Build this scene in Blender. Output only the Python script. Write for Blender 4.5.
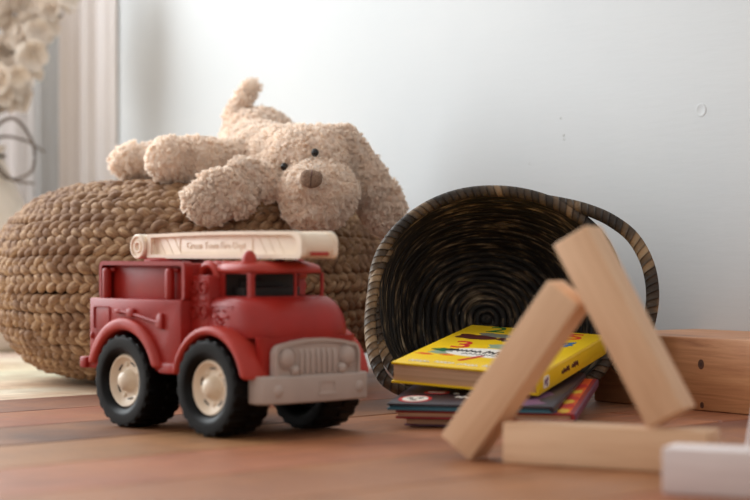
import bpy, bmesh, math, random
import numpy as np
from mathutils import Vector, Matrix, Euler
from mathutils.bvhtree import BVHTree
from mathutils import noise as mnoise

random.seed(7); rng = np.random.default_rng(7)
PI = math.pi
for o in list(bpy.data.objects): bpy.data.objects.remove(o)
S = bpy.context.scene
COL = S.collection

# ------------------------------------------------------------------ camera
cam = bpy.data.cameras.new('camera'); camo = bpy.data.objects.new('camera', cam); COL.objects.link(camo)
camo.location = (0, 0, .168)
camo.rotation_euler = (PI/2 + math.atan(5/1850), 0, 0)
cam.sensor_width = 36; cam.lens = 36*1850/750
cam.clip_start = .05; cam.clip_end = 60
cam.dof.use_dof = True; cam.dof.focus_distance = 2.06; cam.dof.aperture_fstop = 4.7
S.camera = camo
# ------------------------------------------------------------------ world + window daylight + exposure
w = bpy.data.worlds.new('room_ambient'); S.world = w; w.use_nodes = True
w.node_tree.nodes['Background'].inputs[0].default_value = (1.0, .945, .895, 1)
w.node_tree.nodes['Background'].inputs[1].default_value = .49
VD = Vector((-.597, .803, 0)).normalized()       # back wall runs this way, receding to the left
ND = Vector((.803, .597, 0)).normalized()        # through the back wall, away from the room
CORNER = Vector((-.60, 3.56, 0))                 # back wall meets the window wall
la = bpy.data.lights.new('window_daylight', 'AREA'); lo = bpy.data.objects.new('window_daylight', la); COL.objects.link(lo)
la.shape = 'RECTANGLE'; la.size = 2.3; la.size_y = 1.8; la.energy = 67; la.color = (.90, .96, 1.0)
lo.location = CORNER - ND*1.42 + VD*.20 + Vector((0, 0, 1.28))
lo.rotation_euler = (-VD + Vector((0, 0, -.12))).to_track_quat('-Z', 'Z').to_euler()
S.view_settings.view_transform = 'Standard'; S.view_settings.look = 'None'
S.view_settings.exposure = 0.60; S.view_settings.gamma = 1; S.view_settings.use_curve_mapping = False

# ------------------------------------------------------------------ materials
def srgb(r, g, b):
    f = lambda c: (c/255/12.92) if c/255 <= .04045 else ((c/255+.055)/1.055)**2.4
    return (f(r), f(g), f(b), 1)
class NT:
    def __init__(s, name):
        s.m = bpy.data.materials.new(name); s.m.use_nodes = True
        s.t = s.m.node_tree; s.b = s.t.nodes['Principled BSDF']
    def n(s, typ, **kw):
        q = s.t.nodes.new(typ)
        for k, v in kw.items():
            if isinstance(k, str) and hasattr(q, k): setattr(q, k, v)
        return q
    def l(s, a, b): s.t.links.new(a, b)
    def set(s, **kw):
        for k, v in kw.items(): s.b.inputs[k.replace('_', ' ')].default_value = v
    def coords(s, kind, scale=(1, 1, 1), rand=False):
        tc = s.n('ShaderNodeTexCoord'); mp = s.n('ShaderNodeMapping'); mp.inputs['Scale'].default_value = scale
        out = tc.outputs[kind]
        if rand:
            oi = s.n('ShaderNodeObjectInfo'); mu = s.n('ShaderNodeMath', operation='MULTIPLY'); mu.inputs[1].default_value = 37.
            s.l(oi.outputs['Random'], mu.inputs[0]); ad = s.n('ShaderNodeVectorMath', operation='ADD')
            s.l(out, ad.inputs[0]); s.l(mu.outputs[0], ad.inputs[1]); out = ad.outputs[0]
        s.l(out, mp.inputs['Vector']); return mp.outputs[0]
    def noise(s, vec, scale, detail=4, rough=.55, dist=0):
        q = s.n('ShaderNodeTexNoise'); q.inputs['Scale'].default_value = scale; q.inputs['Detail'].default_value = detail
        q.inputs['Roughness'].default_value = rough; q.inputs['Distortion'].default_value = dist
        s.l(vec, q.inputs['Vector']); return q.outputs['Fac']
    def ramp(s, fac, stops):
        q = s.n('ShaderNodeValToRGB'); e = q.color_ramp.elements
        while len(e) > 1: e.remove(e[0])
        e[0].position = stops[0][0]; e[0].color = stops[0][1]
        for p, c in stops[1:]:
            x = e.new(p); x.color = c
        s.l(fac, q.inputs[0]); return q.outputs[0]
    def mix(s, fac, a, b, mode='MIX'):
        q = s.n('ShaderNodeMix', data_type='RGBA', blend_type=mode)
        for i, v in ((0, fac), (6, a), (7, b)):
            if hasattr(v, 'is_linked') or hasattr(v, 'links'): s.l(v, q.inputs[i])
            else: q.inputs[i].default_value = v
        return q.outputs[2]
    def bump(s, h, strength, dist=.001):
        q = s.n('ShaderNodeBump'); q.inputs['Strength'].default_value = strength; q.inputs['Distance'].default_value = dist
        s.l(h, q.inputs['Height']); s.l(q.outputs[0], s.b.inputs['Normal'])
    def col(s, out): s.l(out, s.b.inputs['Base Color'])

M = {}
def plastic(name, c, rough=.42, var=.08, coat=0, spec=.5):
    k = NT(name); v = k.coords('Object'); f = k.noise(v, 30, 5)
    d = tuple(x*(1-var*2.2) for x in c[:3])+(1,); l = tuple(min(1, x*(1+var)) for x in c[:3])+(1,)
    k.col(k.ramp(f, [(.3, d), (.7, l)])); k.set(Roughness=rough)
    k.b.inputs['Specular IOR Level'].default_value = spec
    k.bump(k.noise(v, 420, 3), .10, .0004)
    M[name] = k.m; return k.m
plastic('red_plastic', srgb(158, 36, 29), .42, spec=.36)
plastic('red_pale', srgb(176, 52, 40), .45, spec=.4)
plastic('cream_plastic', srgb(244, 226, 204), .45, .03)
plastic('hub_plastic', srgb(232, 214, 190), .38, .04)
plastic('grey_plastic', srgb(180, 166, 158), .5, .04)
plastic('tyre_black', srgb(6, 5, 5), .40, .15, spec=.16)
plastic('chassis_dark', srgb(40, 34, 33), .6, .1)
plastic('eye_black', srgb(15, 12, 11), .15)
plastic('vase_cream', srgb(226, 214, 200), .55, .05)
plastic('stem_brown', srgb(92, 74, 58), .7, .2)
plastic('leaf_dark', srgb(52, 48, 44), .6, .2)

def wood_block(name, light, dark, rough=.55):
    k = NT(name); v = k.coords('Object', (3, 34, 34), True)
    g = k.noise(v, 3.2, 6, .6, .6)
    v2 = k.coords('Object', (1, 8, 8), True); g2 = k.noise(v2, 6, 3)
    c = k.ramp(g, [(.32, dark), (.62, light)])
    c2 = k.mix(.35, c, k.ramp(g2, [(.35, dark), (.65, light)]))
    k.col(c2); k.set(Roughness=rough); k.bump(g, .15, .0006); M[name] = k.m
wood_block('block_wood', srgb(234, 198, 162), srgb(214, 172, 134))
wood_block('white_wood', srgb(232, 222, 220), srgb(216, 204, 202))

# plank: colour from the object's own colour, saw marks and grain on top
k = NT('plank_wood'); oi = k.n('ShaderNodeObjectInfo')
v = k.coords('Object', (1.6, 26, 26), True); g = k.noise(v, 6, 8, .66, .9)
v2 = k.coords('Object', (1, 1, 1), True); bl = k.noise(v2, 7, 4)
v3 = k.coords('Object', (90, 6, 6), True); saw = k.noise(v3, 2.2, 3, .6, .3)
gr = k.ramp(g, [(.28, (.40, .36, .34, 1)), (.50, (.95, .92, .9, 1)), (.70, (1.35, 1.3, 1.2, 1))])
c = k.mix(1, oi.outputs['Color'], gr, 'MULTIPLY')
c = k.mix(k.ramp(bl, [(.40, (0, 0, 0, 1)), (.70, (.55, .55, .55, 1))]), c, srgb(182, 124, 80))
c = k.mix(k.ramp(saw, [(.52, (0, 0, 0, 1)), (.70, (.32, .32, .32, 1))]), c, srgb(96, 66, 52))
k.col(c); k.set(Roughness=.36); k.b.inputs['Specular IOR Level'].default_value = .36
rr = k.n('ShaderNodeMapRange'); k.l(g, rr.inputs[0]); rr.inputs[3].default_value = .34; rr.inputs[4].default_value = .56
k.l(rr.outputs[0], k.b.inputs['Roughness'])
ad = k.n('ShaderNodeMath', operation='ADD'); k.l(g, ad.inputs[0]); k.l(saw, ad.inputs[1]); k.bump(ad.outputs[0], .35, .0015)
M['plank_wood'] = k.m

k = NT('ledge_pine'); v = k.coords('Object', (1.1, 9, 15)); g = k.noise(v, 6, 6, .6, 1.2)
k.col(k.ramp(g, [(.3, srgb(160, 104, 68)), (.5, srgb(190, 132, 90)), (.72, srgb(204, 150, 106))])); k.set(Roughness=.45)
k.bump(g, .15, .001); M['ledge_pine'] = k.m
plastic('knot_dark', srgb(92, 54, 34), .6, .2)
plastic('knot_heart', srgb(70, 40, 26), .6, .2)

k = NT('wall_paint'); v = k.coords('Object'); n1 = k.noise(v, 3, 4)
v2 = k.coords('Object', (14, 14, 1.5)); n2 = k.noise(v2, 3, 5); v3 = k.coords('Object', (8, 8, 60)); n3 = k.noise(v3, 3, 4)
k.col(k.ramp(n1, [(.3, srgb(196, 199, 200)), (.7, srgb(202, 204, 204))])); k.set(Roughness=.62)
a1 = k.n('ShaderNodeMath', operation='ADD'); k.l(n2, a1.inputs[0]); k.l(n3, a1.inputs[1]); k.bump(a1.outputs[0], .07, .003)
M['wall_paint'] = k.m

k = NT('curtain_cloth'); k.set(Roughness=.8); v = k.coords('Object', (30, 30, 1)); n = k.noise(v, 5, 3)
k.col(k.ramp(n, [(.35, srgb(222, 215, 212)), (.65, srgb(234, 229, 227))]))
M['curtain_cloth'] = k.m
k = NT('sheer_cloth'); k.set(Roughness=.8); v = k.coords('Object', (60, 60, 1)); n = k.noise(v, 5, 3)
k.col(k.ramp(n, [(.35, srgb(228, 224, 220)), (.65, srgb(240, 238, 236))]))
tr = k.n('ShaderNodeBsdfTranslucent'); tr.inputs[0].default_value = srgb(238, 234, 230)
ms = k.n('ShaderNodeMixShader'); ms.inputs[0].default_value = .82
k.l(k.b.outputs[0], ms.inputs[1]); k.l(tr.outputs[0], ms.inputs[2])
tp_ = k.n('ShaderNodeBsdfTransparent'); m2 = k.n('ShaderNodeMixShader'); m2.inputs[0].default_value = .62      # open weave
k.l(ms.outputs[0], m2.inputs[1]); k.l(tp_.outputs[0], m2.inputs[2]); k.l(m2.outputs[0], k.t.nodes['Material Output'].inputs[0]); M['sheer_cloth'] = k.m

def strand_mat(name, stops, us, vs, bump=.6, rough=.75, blotch=None):
    k = NT(name); v = k.coords('UV', (us, vs, 1), True); n = k.noise(v, 1, 5, .65)
    c = k.ramp(n, stops)
    if blotch:
        vb = k.coords('Object', (1, 1, 1)); nb = k.noise(vb, blotch[0], 3)
        c = k.mix(k.ramp(nb, [(.42, (0, 0, 0, 1)), (.62, (blotch[2],)*3+(1,))]), c, blotch[1])
    k.col(c); k.set(Roughness=rough); k.bump(n, bump, .0026); M[name] = k.m; return k
strand_mat('jute', [(.25, srgb(84, 58, 38)), (.44, srgb(148, 112, 80)), (.58, srgb(172, 136, 100)), (.74, srgb(218, 188, 150))], 80, 9, 1.0, .74,
           (26, srgb(112, 76, 50), .75))
plastic('jute_gap_shade', srgb(70, 48, 32), .9, .2)
strand_mat('basket_coil', [(.42, srgb(22, 19, 17)), (.53, srgb(50, 42, 33)), (.62, srgb(130, 110, 84)), (.74, srgb(214, 192, 158))], 30, 5, .9, .62)
k = NT('basket_rim'); v = k.coords('UV', (1, 1, 1))
sx = k.n('ShaderNodeSeparateXYZ'); k.l(v, sx.inputs[0])
def mth(op, a, b=None):
    q = k.n('ShaderNodeMath', operation=op)
    for i, x in enumerate((a, b)):
        if x is None: continue
        if isinstance(x, (int, float)): q.inputs[i].default_value = x
        else: k.l(x, q.inputs[i])
    return q.outputs[0]
ph = mth('ADD', mth('MULTIPLY', sx.outputs[0], 120), mth('MULTIPLY', sx.outputs[1], 2.0))
cell = mth('FLOOR', ph); fr = mth('FRACT', ph)
wn = k.n('ShaderNodeTexWhiteNoise', noise_dimensions='1D'); k.l(cell, wn.inputs['W'])
vb = k.coords('Object'); nb = k.noise(vb, 16, 2)
mm = mth('ADD', mth('MULTIPLY', wn.outputs['Value'], .20), mth('MULTIPLY', nb, 1.0))
c = k.ramp(mm, [(.42, srgb(36, 29, 23)), (.60, srgb(74, 59, 43)), (.72, srgb(132, 107, 78)), (.90, srgb(180, 152, 116))])
edge = mth('POWER', mth('MULTIPLY', mth('ABSOLUTE', mth('SUBTRACT', fr, .5)), 2), 4)
fine = k.noise(k.coords('UV', (300, 6, 1)), 1, 3)
k.col(k.mix(mth('MULTIPLY', edge, .45), c, srgb(24, 18, 14))); k.set(Roughness=.65)
k.bump(mth('SUBTRACT', mth('MULTIPLY', fine, .5), edge), .9, .002); M['basket_rim'] = k.m

k = NT('plush_fur'); v = k.coords('Object'); n = k.noise(v, 70, 3)
k.col(k.ramp(n, [(.3, srgb(250, 236, 222)), (.7, srgb(254, 248, 240))])); k.set(Roughness=.85)
k.b.inputs['Sheen Weight'].default_value = .25
tr = k.n('ShaderNodeBsdfTranslucent'); tr.inputs[0].default_value = srgb(252, 238, 224)
ms = k.n('ShaderNodeMixShader'); ms.inputs[0].default_value = .50
k.l(k.b.outputs[0], ms.inputs[1]); k.l(tr.outputs[0], ms.inputs[2]); k.l(ms.outputs[0], k.t.nodes['Material Output'].inputs[0])
M['plush_fur'] = k.m
k = NT('plush_skin'); v = k.coords('Object'); k.col(k.ramp(k.noise(v, 60, 3), [(.3, srgb(248, 230, 214)), (.7, srgb(252, 240, 226))])); k.set(Roughness=.95); M['plush_skin'] = k.m
k = NT('nose_felt'); v = k.coords('Object', (1, 1, 1)); n = k.noise(v, 500, 4); k.col(k.ramp(n, [(.3, srgb(120, 96, 80)), (.7, srgb(158, 132, 112))])); k.set(Roughness=.95); k.bump(n, .5, .001); M['nose_felt'] = k.m
k = NT('petal'); v = k.coords('Object'); k.col(k.ramp(k.noise(v, 12, 3), [(.3, srgb(224, 210, 196)), (.7, srgb(242, 234, 224))])); k.set(Roughness=.75)
tr = k.n('ShaderNodeBsdfTranslucent'); tr.inputs[0].default_value = srgb(240, 230, 218)
ms = k.n('ShaderNodeMixShader'); ms.inputs[0].default_value = .35
k.l(k.b.outputs[0], ms.inputs[1]); k.l(tr.outputs[0], ms.inputs[2]); k.l(ms.outputs[0], k.t.nodes['Material Output'].inputs[0]); M['petal'] = k.m

def flat(name, c, rough=.4, var=.03): return plastic(name, c, rough, var)
flat('yellow_cover', srgb(246, 204, 30), .32); flat('navy_cover', srgb(44, 34, 46), .35, .1); flat('teal_edge', srgb(62, 110, 128), .4)
flat('red_cover', srgb(150, 38, 40), .4); flat('purple_cover', srgb(112, 66, 92), .4); flat('ink_red', srgb(206, 38, 44)); flat('ink_green', srgb(34, 104, 58))
flat('ink_brown', srgb(84, 34, 28)); flat('ink_grey', srgb(120, 120, 106)); flat('ink_white', srgb(244, 238, 226)); flat('ink_black', srgb(30, 26, 26))
flat('ink_blue', srgb(60, 110, 160)); flat('ink_sage', srgb(150, 168, 138)); flat('ink_pale', srgb(252, 236, 140)); flat('ink_orange', srgb(232, 96, 44)); flat('ink_gold', srgb(240, 190, 60)); flat('ink_mauve', srgb(120, 84, 120))
k = NT('pages'); v = k.coords('Object', (1, 1, 900)); n = k.noise(v, 1, 2); k.col(k.ramp(n, [(.3, srgb(188, 148, 116)), (.7, srgb(226, 190, 156))])); k.set(Roughness=.8); M['pages'] = k.m

# ------------------------------------------------------------------ mesh helpers
class MB:
    """collects vertices, faces and UVs of ONE mesh"""
    def __init__(s): s.V = []; s.F = []; s.U = []
    def add(s, V, F, U=None):
        b = len(s.V); s.V += [tuple(v) for v in V]; s.F += [tuple(b+i for i in f) for f in F]
        s.U += U if U is not None else [None]*len(F)
        return s
    def bm(s, bm_, mat=None):
        bm_.verts.index_update()
        s.add([(mat @ v.co if mat else v.co) for v in bm_.verts], [[v.index for v in f.verts] for f in bm_.faces]); bm_.free(); return s
    def rbox(s, c, size, bev=.002, rot=None, seg=2):
        b = bmesh.new(); bmesh.ops.create_cube(b, size=1)
        bmesh.ops.scale(b, vec=size, verts=b.verts)
        if bev > 0: bmesh.ops.bevel(b, geom=b.edges[:], offset=min(bev, min(size)*.49), segments=seg, profile=.5, affect='EDGES')
        m = Matrix.Translation(c) @ (rot.to_matrix().to_4x4() if rot else Matrix.Identity(4)); return s.bm(b, m)
    def prism(s, pts, a0, a1, plane='xz', bev=0, seg=2, ang=.5):
        """outline extruded from a0 to a1 along the axis missing from plane"""
        b = bmesh.new()
        def P(p, a): return {'xz': (p[0], a, p[1]), 'xy': (p[0], p[1], a), 'yz': (a, p[0], p[1])}[plane]
        A = [b.verts.new(P(p, a0)) for p in pts]; B = [b.verts.new(P(p, a1)) for p in pts]
        n = len(pts); b.faces.new(A); b.faces.new(B[::-1])
        for i in range(n): b.faces.new((A[i], B[i], B[(i+1) % n], A[(i+1) % n]))
        bmesh.ops.recalc_face_normals(b, faces=b.faces)
        if bev:
            es = [e for e in b.edges if e.calc_face_angle(0) > ang]
            bmesh.ops.bevel(b, geom=es, offset=bev, segments=seg, profile=.5, affect='EDGES', clamp_overlap=True)
        return s.bm(b)
    def ring(s, outer, inner, a0, a1, plane='xz'):
        def P(p, a): return {'xz': (p[0], a, p[1]), 'xy': (p[0], p[1], a), 'yz': (a, p[0], p[1])}[plane]
        n = len(outer); V = [P(p, a) for a in (a0, a1) for q in (outer, inner) for p in q]; F = []
        for i in range(n):
            j = (i+1) % n
            F += [(i, j, n+j, n+i), (2*n+i, 3*n+i, 3*n+j, 2*n+j), (i, 2*n+i, 2*n+j, j), (n+i, n+j, 3*n+j, 3*n+i)]
        return s.add(V, F)
    def tube(s, path, rad, seg=8, closed=False, up=(0, 0, 1), flat=1., caps=True):
        P = np.asarray(path, float); n = len(P)
        R = np.full(n, rad) if np.isscalar(rad) else np.asarray(rad, float)
        T = (np.roll(P, -1, 0)-np.roll(P, 1, 0)) if closed else np.gradient(P, axis=0)
        T /= np.linalg.norm(T, axis=1)[:, None]+1e-12
        N = np.cross(T, np.asarray(up, float) if np.ndim(up) == 1 else up); ln = np.linalg.norm(N, axis=1)
        for i in np.where(ln < 1e-4)[0]: N[i] = np.cross(T[i], (1, .2, 0))
        N /= np.linalg.norm(N, axis=1)[:, None]; B = np.cross(N, T)
        L = np.concatenate([[0], np.cumsum(np.linalg.norm(np.diff(P, axis=0), axis=1))])
        a = np.arange(seg)*2*PI/seg
        V = (P[:, None]+R[:, None, None]*(np.cos(a)[None, :, None]*N[:, None]*flat+np.sin(a)[None, :, None]*B[:, None])).reshape(-1, 3)
        F = []; U = []; m = n if closed else n-1
        Lc = np.append(L, L[-1]+np.linalg.norm(P[0]-P[-1]))
        for i in range(m):
            i2 = (i+1) % n
            for j in range(seg):
                j2 = (j+1) % seg
                F.append((i*seg+j, i*seg+j2, i2*seg+j2, i2*seg+j)); U.append(((Lc[i], j/seg), (Lc[i], (j+1)/seg), (Lc[i+1], (j+1)/seg), (Lc[i+1], j/seg)))
        if not closed and caps:
            F += [tuple(range(seg))[::-1], tuple((n-1)*seg+j for j in range(seg))]; U += [None, None]
        return s.add(V.tolist(), F, U)
    def lathe(s, prof, seg=40, mat=None, cap=True):
        """profile (r, h) turned about z, then moved by mat"""
        V = []; F = []; n = len(prof)
        for i in range(seg):
            a = 2*PI*i/seg
            for r, h in prof: V.append((r*math.cos(a), r*math.sin(a), h))
        for i in range(seg):
            i2 = (i+1) % seg
            for j in range(n-1): F.append((i*n+j, i2*n+j, i2*n+j+1, i*n+j+1))
        if cap: F += [tuple(i*n for i in range(seg))[::-1], tuple(i*n+n-1 for i in range(seg))]
        if mat: V = [mat @ Vector(v) for v in V]
        return s.add(V, F)
    def ball(s, c, r, rot=None, u=20, v=12):
        b = bmesh.new(); bmesh.ops.create_uvsphere(b, u_segments=u, v_segments=v, radius=1)
        r = (r, r, r) if np.isscalar(r) else r
        m = Matrix.Translation(c) @ (rot.to_matrix().to_4x4() if rot else Matrix.Identity(4)) @ Matrix.Diagonal((*r, 1)); return s.bm(b, m)
    def mesh(s, name, mat, smooth=True, angle=.6):
        me = bpy.data.meshes.new(name); me.from_pydata(s.V, [], s.F)
        if any(u is not None for u in s.U):
            uv = me.uv_layers.new(name='UVMap'); d = np.zeros((len(me.loops), 2)); i = 0
            for f, u in zip(s.F, s.U):
                if u is not None: d[i:i+len(f)] = u
                i += len(f)
            uv.data.foreach_set('uv', d.ravel())
        me.materials.append(M[mat] if isinstance(mat, str) else mat)
        if smooth:
            me.polygons.foreach_set('use_smooth', [True]*len(me.polygons))
            if angle: me.set_sharp_from_angle(angle=angle)
        me.update(); return me
    def build(s, name, mat, parent=None, smooth=True, angle=.6, **tags):
        return link(name, s.mesh(name, mat, smooth, angle), parent, **tags)
def link(name, me, parent=None, **tags):
    o = bpy.data.objects.new(name, me); COL.objects.link(o)
    if parent: o.parent = parent
    for k_, v_ in tags.items(): o[k_] = v_
    return o
def thing(name, label, cat, loc=(0, 0, 0), rot=(0, 0, 0), group=None):
    o = link(name, None, None, label=label, category=cat); o.location = loc; o.rotation_euler = rot; o.empty_display_size = .02
    if group: o['group'] = group
    return o
def arc(cx, cy, r, a0, a1, n): return [(cx+r*math.cos(a0+(a1-a0)*i/n), cy+r*math.sin(a0+(a1-a0)*i/n)) for i in range(n+1)]
def rrect(x0, z0, x1, z1, r, n=5):
    return arc(x1-r, z1-r, r, 0, PI/2, n)+arc(x0+r, z1-r, r, PI/2, PI, n)+arc(x0+r, z0+r, r, PI, 1.5*PI, n)+arc(x1-r, z0+r, r, 1.5*PI, 2*PI, n)
def smoothpath(pts, n=40, closed=False):
    P = np.asarray(pts, float); m = len(P); out = []
    rngi = range(m if closed else m-1); per = max(2, n//len(rngi))
    for i in rngi:
        p0, p1, p2, p3 = [P[(i+d) % m] if closed else P[min(max(i+d, 0), m-1)] for d in (-1, 0, 1, 2)]
        for j in range(per):
            t = j/per
            out.append(.5*((2*p1)+(-p0+p2)*t+(2*p0-5*p1+4*p2-p3)*t*t+(-p0+3*p1-3*p2+p3)*t**3))
    if not closed: out.append(P[-1])
    return np.array(out)
def text_mesh(s, size, mat, extr=.0003, name='print', align='CENTER'):
    cu = bpy.data.curves.new('t', 'FONT'); cu.body = s; cu.size = size; cu.extrude = extr; cu.align_x = align; cu.align_y = 'CENTER'; cu.resolution_u = 3
    ob = bpy.data.objects.new('t', cu); COL.objects.link(ob); bpy.context.view_layer.update()
    me = bpy.data.meshes.new_from_object(ob.evaluated_get(bpy.context.evaluated_depsgraph_get())); me.name = name
    bpy.data.objects.remove(ob); bpy.data.curves.remove(cu); me.materials.clear(); me.materials.append(M[mat]); return me

# ================================================================== THE SETTING
# ---- floor planks run along PU (into the back wall), laid side by side along PN
PU = Vector((.721, .693, 0)).normalized(); PN = Vector((.693, -.721, 0)).normalized(); prot = math.atan2(PU.y, PU.x)
floor = MB(); floor.rbox((0, 0, -.0315), (7, 7, .02), 0)
floor = floor.build('floor', 'plank_wood', None, False, label='brown reclaimed wooden plank floor under the toys', kind='structure'); floor.color = (.10, .07, .05, 1)
floor.location = (0, 2, 0); floor.rotation_euler = (0, 0, 0)
FL = Matrix.Translation(-Vector((0, 2, 0)))
pm = MB(); pm.rbox((0, 0, -.0105), (1.796, .1465, .021), .0012, seg=1); pmesh = pm.mesh('plank', 'plank_wood', True)
tones = [srgb(150, 100, 70), srgb(136, 94, 70), srgb(156, 106, 72), srgb(122, 84, 66), srgb(150, 104, 76), srgb(144, 96, 66), srgb(130, 90, 70)]
fix = {0: srgb(134, 96, 76), 1: srgb(156, 110, 82), 2: srgb(106, 74, 60), 3: srgb(162, 112, 80), 4: srgb(166, 116, 82), 5: srgb(156, 106, 72), 6: srgb(150, 102, 72)}
S0 = -1.846
for r in range(-9, 15):
    off = (.3 if r == -1 else .75) if r < 0 else rng.uniform(-.5, .5) if r not in (0, 1, 2, 3, 4) else (.25, -.35, .42, -.15, .3)[r]
    for kx in range(-1, 3):
        u = kx*1.8+off+.35; s_ = S0+(r+.5)*.148
        p = PU*u + PN*s_
        if abs(p.x) > 3.0 or p.y < -.6 or p.y > 4.9: continue
        q = p - ND*0
        if (p - CORNER).dot(ND) > .9: continue
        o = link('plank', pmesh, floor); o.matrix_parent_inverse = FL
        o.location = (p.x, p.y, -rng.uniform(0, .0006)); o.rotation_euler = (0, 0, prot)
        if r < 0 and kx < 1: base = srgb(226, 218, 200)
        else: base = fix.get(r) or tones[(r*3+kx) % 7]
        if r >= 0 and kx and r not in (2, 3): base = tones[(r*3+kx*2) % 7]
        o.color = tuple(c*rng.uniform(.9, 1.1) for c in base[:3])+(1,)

# ---- back wall (inner face through CORNER along -VD)
WL = 5.2
def wallbox(name, t0, t1, z0, z1, thick, origin, along, out, mat='wall_paint', bev=0, parent=None, **tags):
    m = MB(); c = origin + along*((t0+t1)/2) + out*(thick/2)
    b = bmesh.new(); bmesh.ops.create_cube(b, size=1); bmesh.ops.scale(b, vec=(t1-t0, thick, z1-z0), verts=b.verts)
    if bev: bmesh.ops.bevel(b, geom=b.edges[:], offset=bev, segments=2, profile=.5, affect='EDGES')
    m.bm(b); o = m.build(name, mat, parent, True, .5, **tags)
    o.location = (c.x, c.y, (z0+z1)/2); o.rotation_euler = (0, 0, math.atan2(along.y, along.x)); return o
wall_back = wallbox('wall_back', -.12, WL, -.03, 2.6, .12, CORNER, -VD, ND, label='white painted wall behind the toys', kind='structure')
# window wall, left of the corner, pierced by the daylight window
wl = MB()
def wlbox(t0, t1, z0, z1):
    wl.rbox((t0/2+t1/2, .06, (z0+z1)/2), (t1-t0, .12, z1-z0), 0)
wlbox(0, .05, -.03, 2.6); wlbox(2.70, 3.6, -.03, 2.6); wlbox(.05, 2.70, -.03, .10); wlbox(.05, 2.70, 2.16, 2.6)
wall_left = wl.build('wall_left', 'wall_paint', None, True, .5, label='white window wall at the left corner', kind='structure')
# local x along -ND, local y along +VD (out of the room)
ang = math.atan2(-ND.y, -ND.x)
mm_ = Matrix(((-ND.x, VD.x, 0, CORNER.x), (-ND.y, VD.y, 0, CORNER.y), (0, 0, 1, 0), (0, 0, 0, 1)))
wl_me = wall_left.data; wl_me.transform(mm_)
wl_me.flip_normals() if mm_.determinant() < 0 else None
wf = MB()
for a in (.07, 2.68): wf.rbox((a, .05, 1.13), (.04, .06, 2.06), .004)
for zz in (.12, 2.14): wf.rbox((1.375, .05, zz), (2.65, .055, .045), .004)
fm = wf.mesh('window_frame', 'white_wood'); fm.transform(mm_)
link('window_1', fm, None, label='white wooden window frame in the left wall', kind='structure')

# small filled screw hole and specks on the wall, vertical batten at the right end of the wall
def wall_pt(t, z, off=0.): p = CORNER - VD*t - ND*off; return Vector((p.x, p.y, z))
m = MB(); m.lathe([(.0085, 0), (.0085, .0003), (.007, .0007), (.006, .0004), (.0, .0005)], 28)
scr = m.build('screw_cover', 'wall_paint', wall_back, True); scr.matrix_parent_inverse = wall_back.matrix_basis.inverted()
def on_wall(o, t, z, off=0):
    o.location = wall_pt(t, z, off); o.rotation_euler = (-ND).to_track_quat('Z', 'Y').to_euler()
on_wall(scr, 1.663, .3424)
for t, z, r in ((1.414, .3476, .0011), (1.420, .3245, .0013), (1.4205, .319, .001), (1.352, .29, .0007)):
    m = MB(); m.ball((0, 0, 0), (r, r*1.2, .0004), u=8, v=6); o = m.build('paint_nick', 'ink_grey', wall_back); o.matrix_parent_inverse = wall_back.matrix_basis.inverted(); on_wall(o, t, z)
wallbox('trim_1', 1.757, 1.80, .079, 2.6, .02, CORNER - ND*.012, -VD, ND, 'ledge_pine', .003, label='narrow brown upright batten on the wall at the right edge', kind='structure')
# ---- pine ledge along the wall
ledge = wallbox('trim_2', 1.655, 4.2, 0, .079, .169, CORNER - ND*.169, -VD, ND, 'ledge_pine', .0025, label='raised honey pine ledge with dark knots along the white wall', kind='structure')
for t, z, r in ((1.8226, .0500, .0044), (1.824, .006, .0028), (1.905, .031, .002), (2.10, .055, .004)):
    for nm, mt, sc in (('knot', 'knot_dark', 1), ('knot_heart', 'knot_heart', .45)):
        m = MB(); m.lathe([(r*sc, 0), (r*sc*.97, .0003*(2-sc)), (0, .0003*(2-sc))], 16); o = m.build(nm, mt, ledge); o.matrix_parent_inverse = ledge.matrix_basis.inverted()
        on_wall(o, t, z, .169); o.scale = (1, 1.25, 1)

# ---- curtains: a sheer one in front of the window at the corner, a narrow gathered one on the wall beside it
def curtain(fn, n, mat, z1, **tags):
    V = []; F = []; q = 2*(n+1)
    for side in (0, 1):
        for i in range(n+1):
            for z in (.012, z1): V.append(tuple(fn(i/n, z, side)))
    for i in range(n):
        a = 2*i; F += [(a, a+2, a+3, a+1), (q+a, q+a+1, q+a+3, q+a+2), (a, q+a, q+a+2, a+2), (a+1, a+3, q+a+3, q+a+1)]
    F += [(0, 1, q+1, q), (2*n, q+2*n, q+2*n+1, 2*n+1)]
    m = MB(); m.add(V, F); return m.build('curtain', mat, None, True, None, **tags)
def sheer_pt(s_, z, side):
    p = CORNER - ND*(.004+.25*s_) - VD*(.045+.014*math.sin(s_*17)+.006*math.sin(s_*37)-.002*side); return (p.x, p.y, z)
curtain(sheer_pt, 60, 'sheer_cloth', 2.35, label='white sheer curtain in front of the window behind the vase', category='curtain', group='curtains at the corner')
def gather_pt(s_, z, side):
    return wall_pt(.050+.17*s_, z, (.024+.010*math.sin(s_*17+.5)+.004*math.sin(s_*41))*(1-.88*s_**.8)+.003-.002*side)
curtain(gather_pt, 90, 'curtain_cloth', 2.35, label='narrow warm grey gathered curtain on the wall by the corner', category='curtain', group='curtains at the corner')

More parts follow.
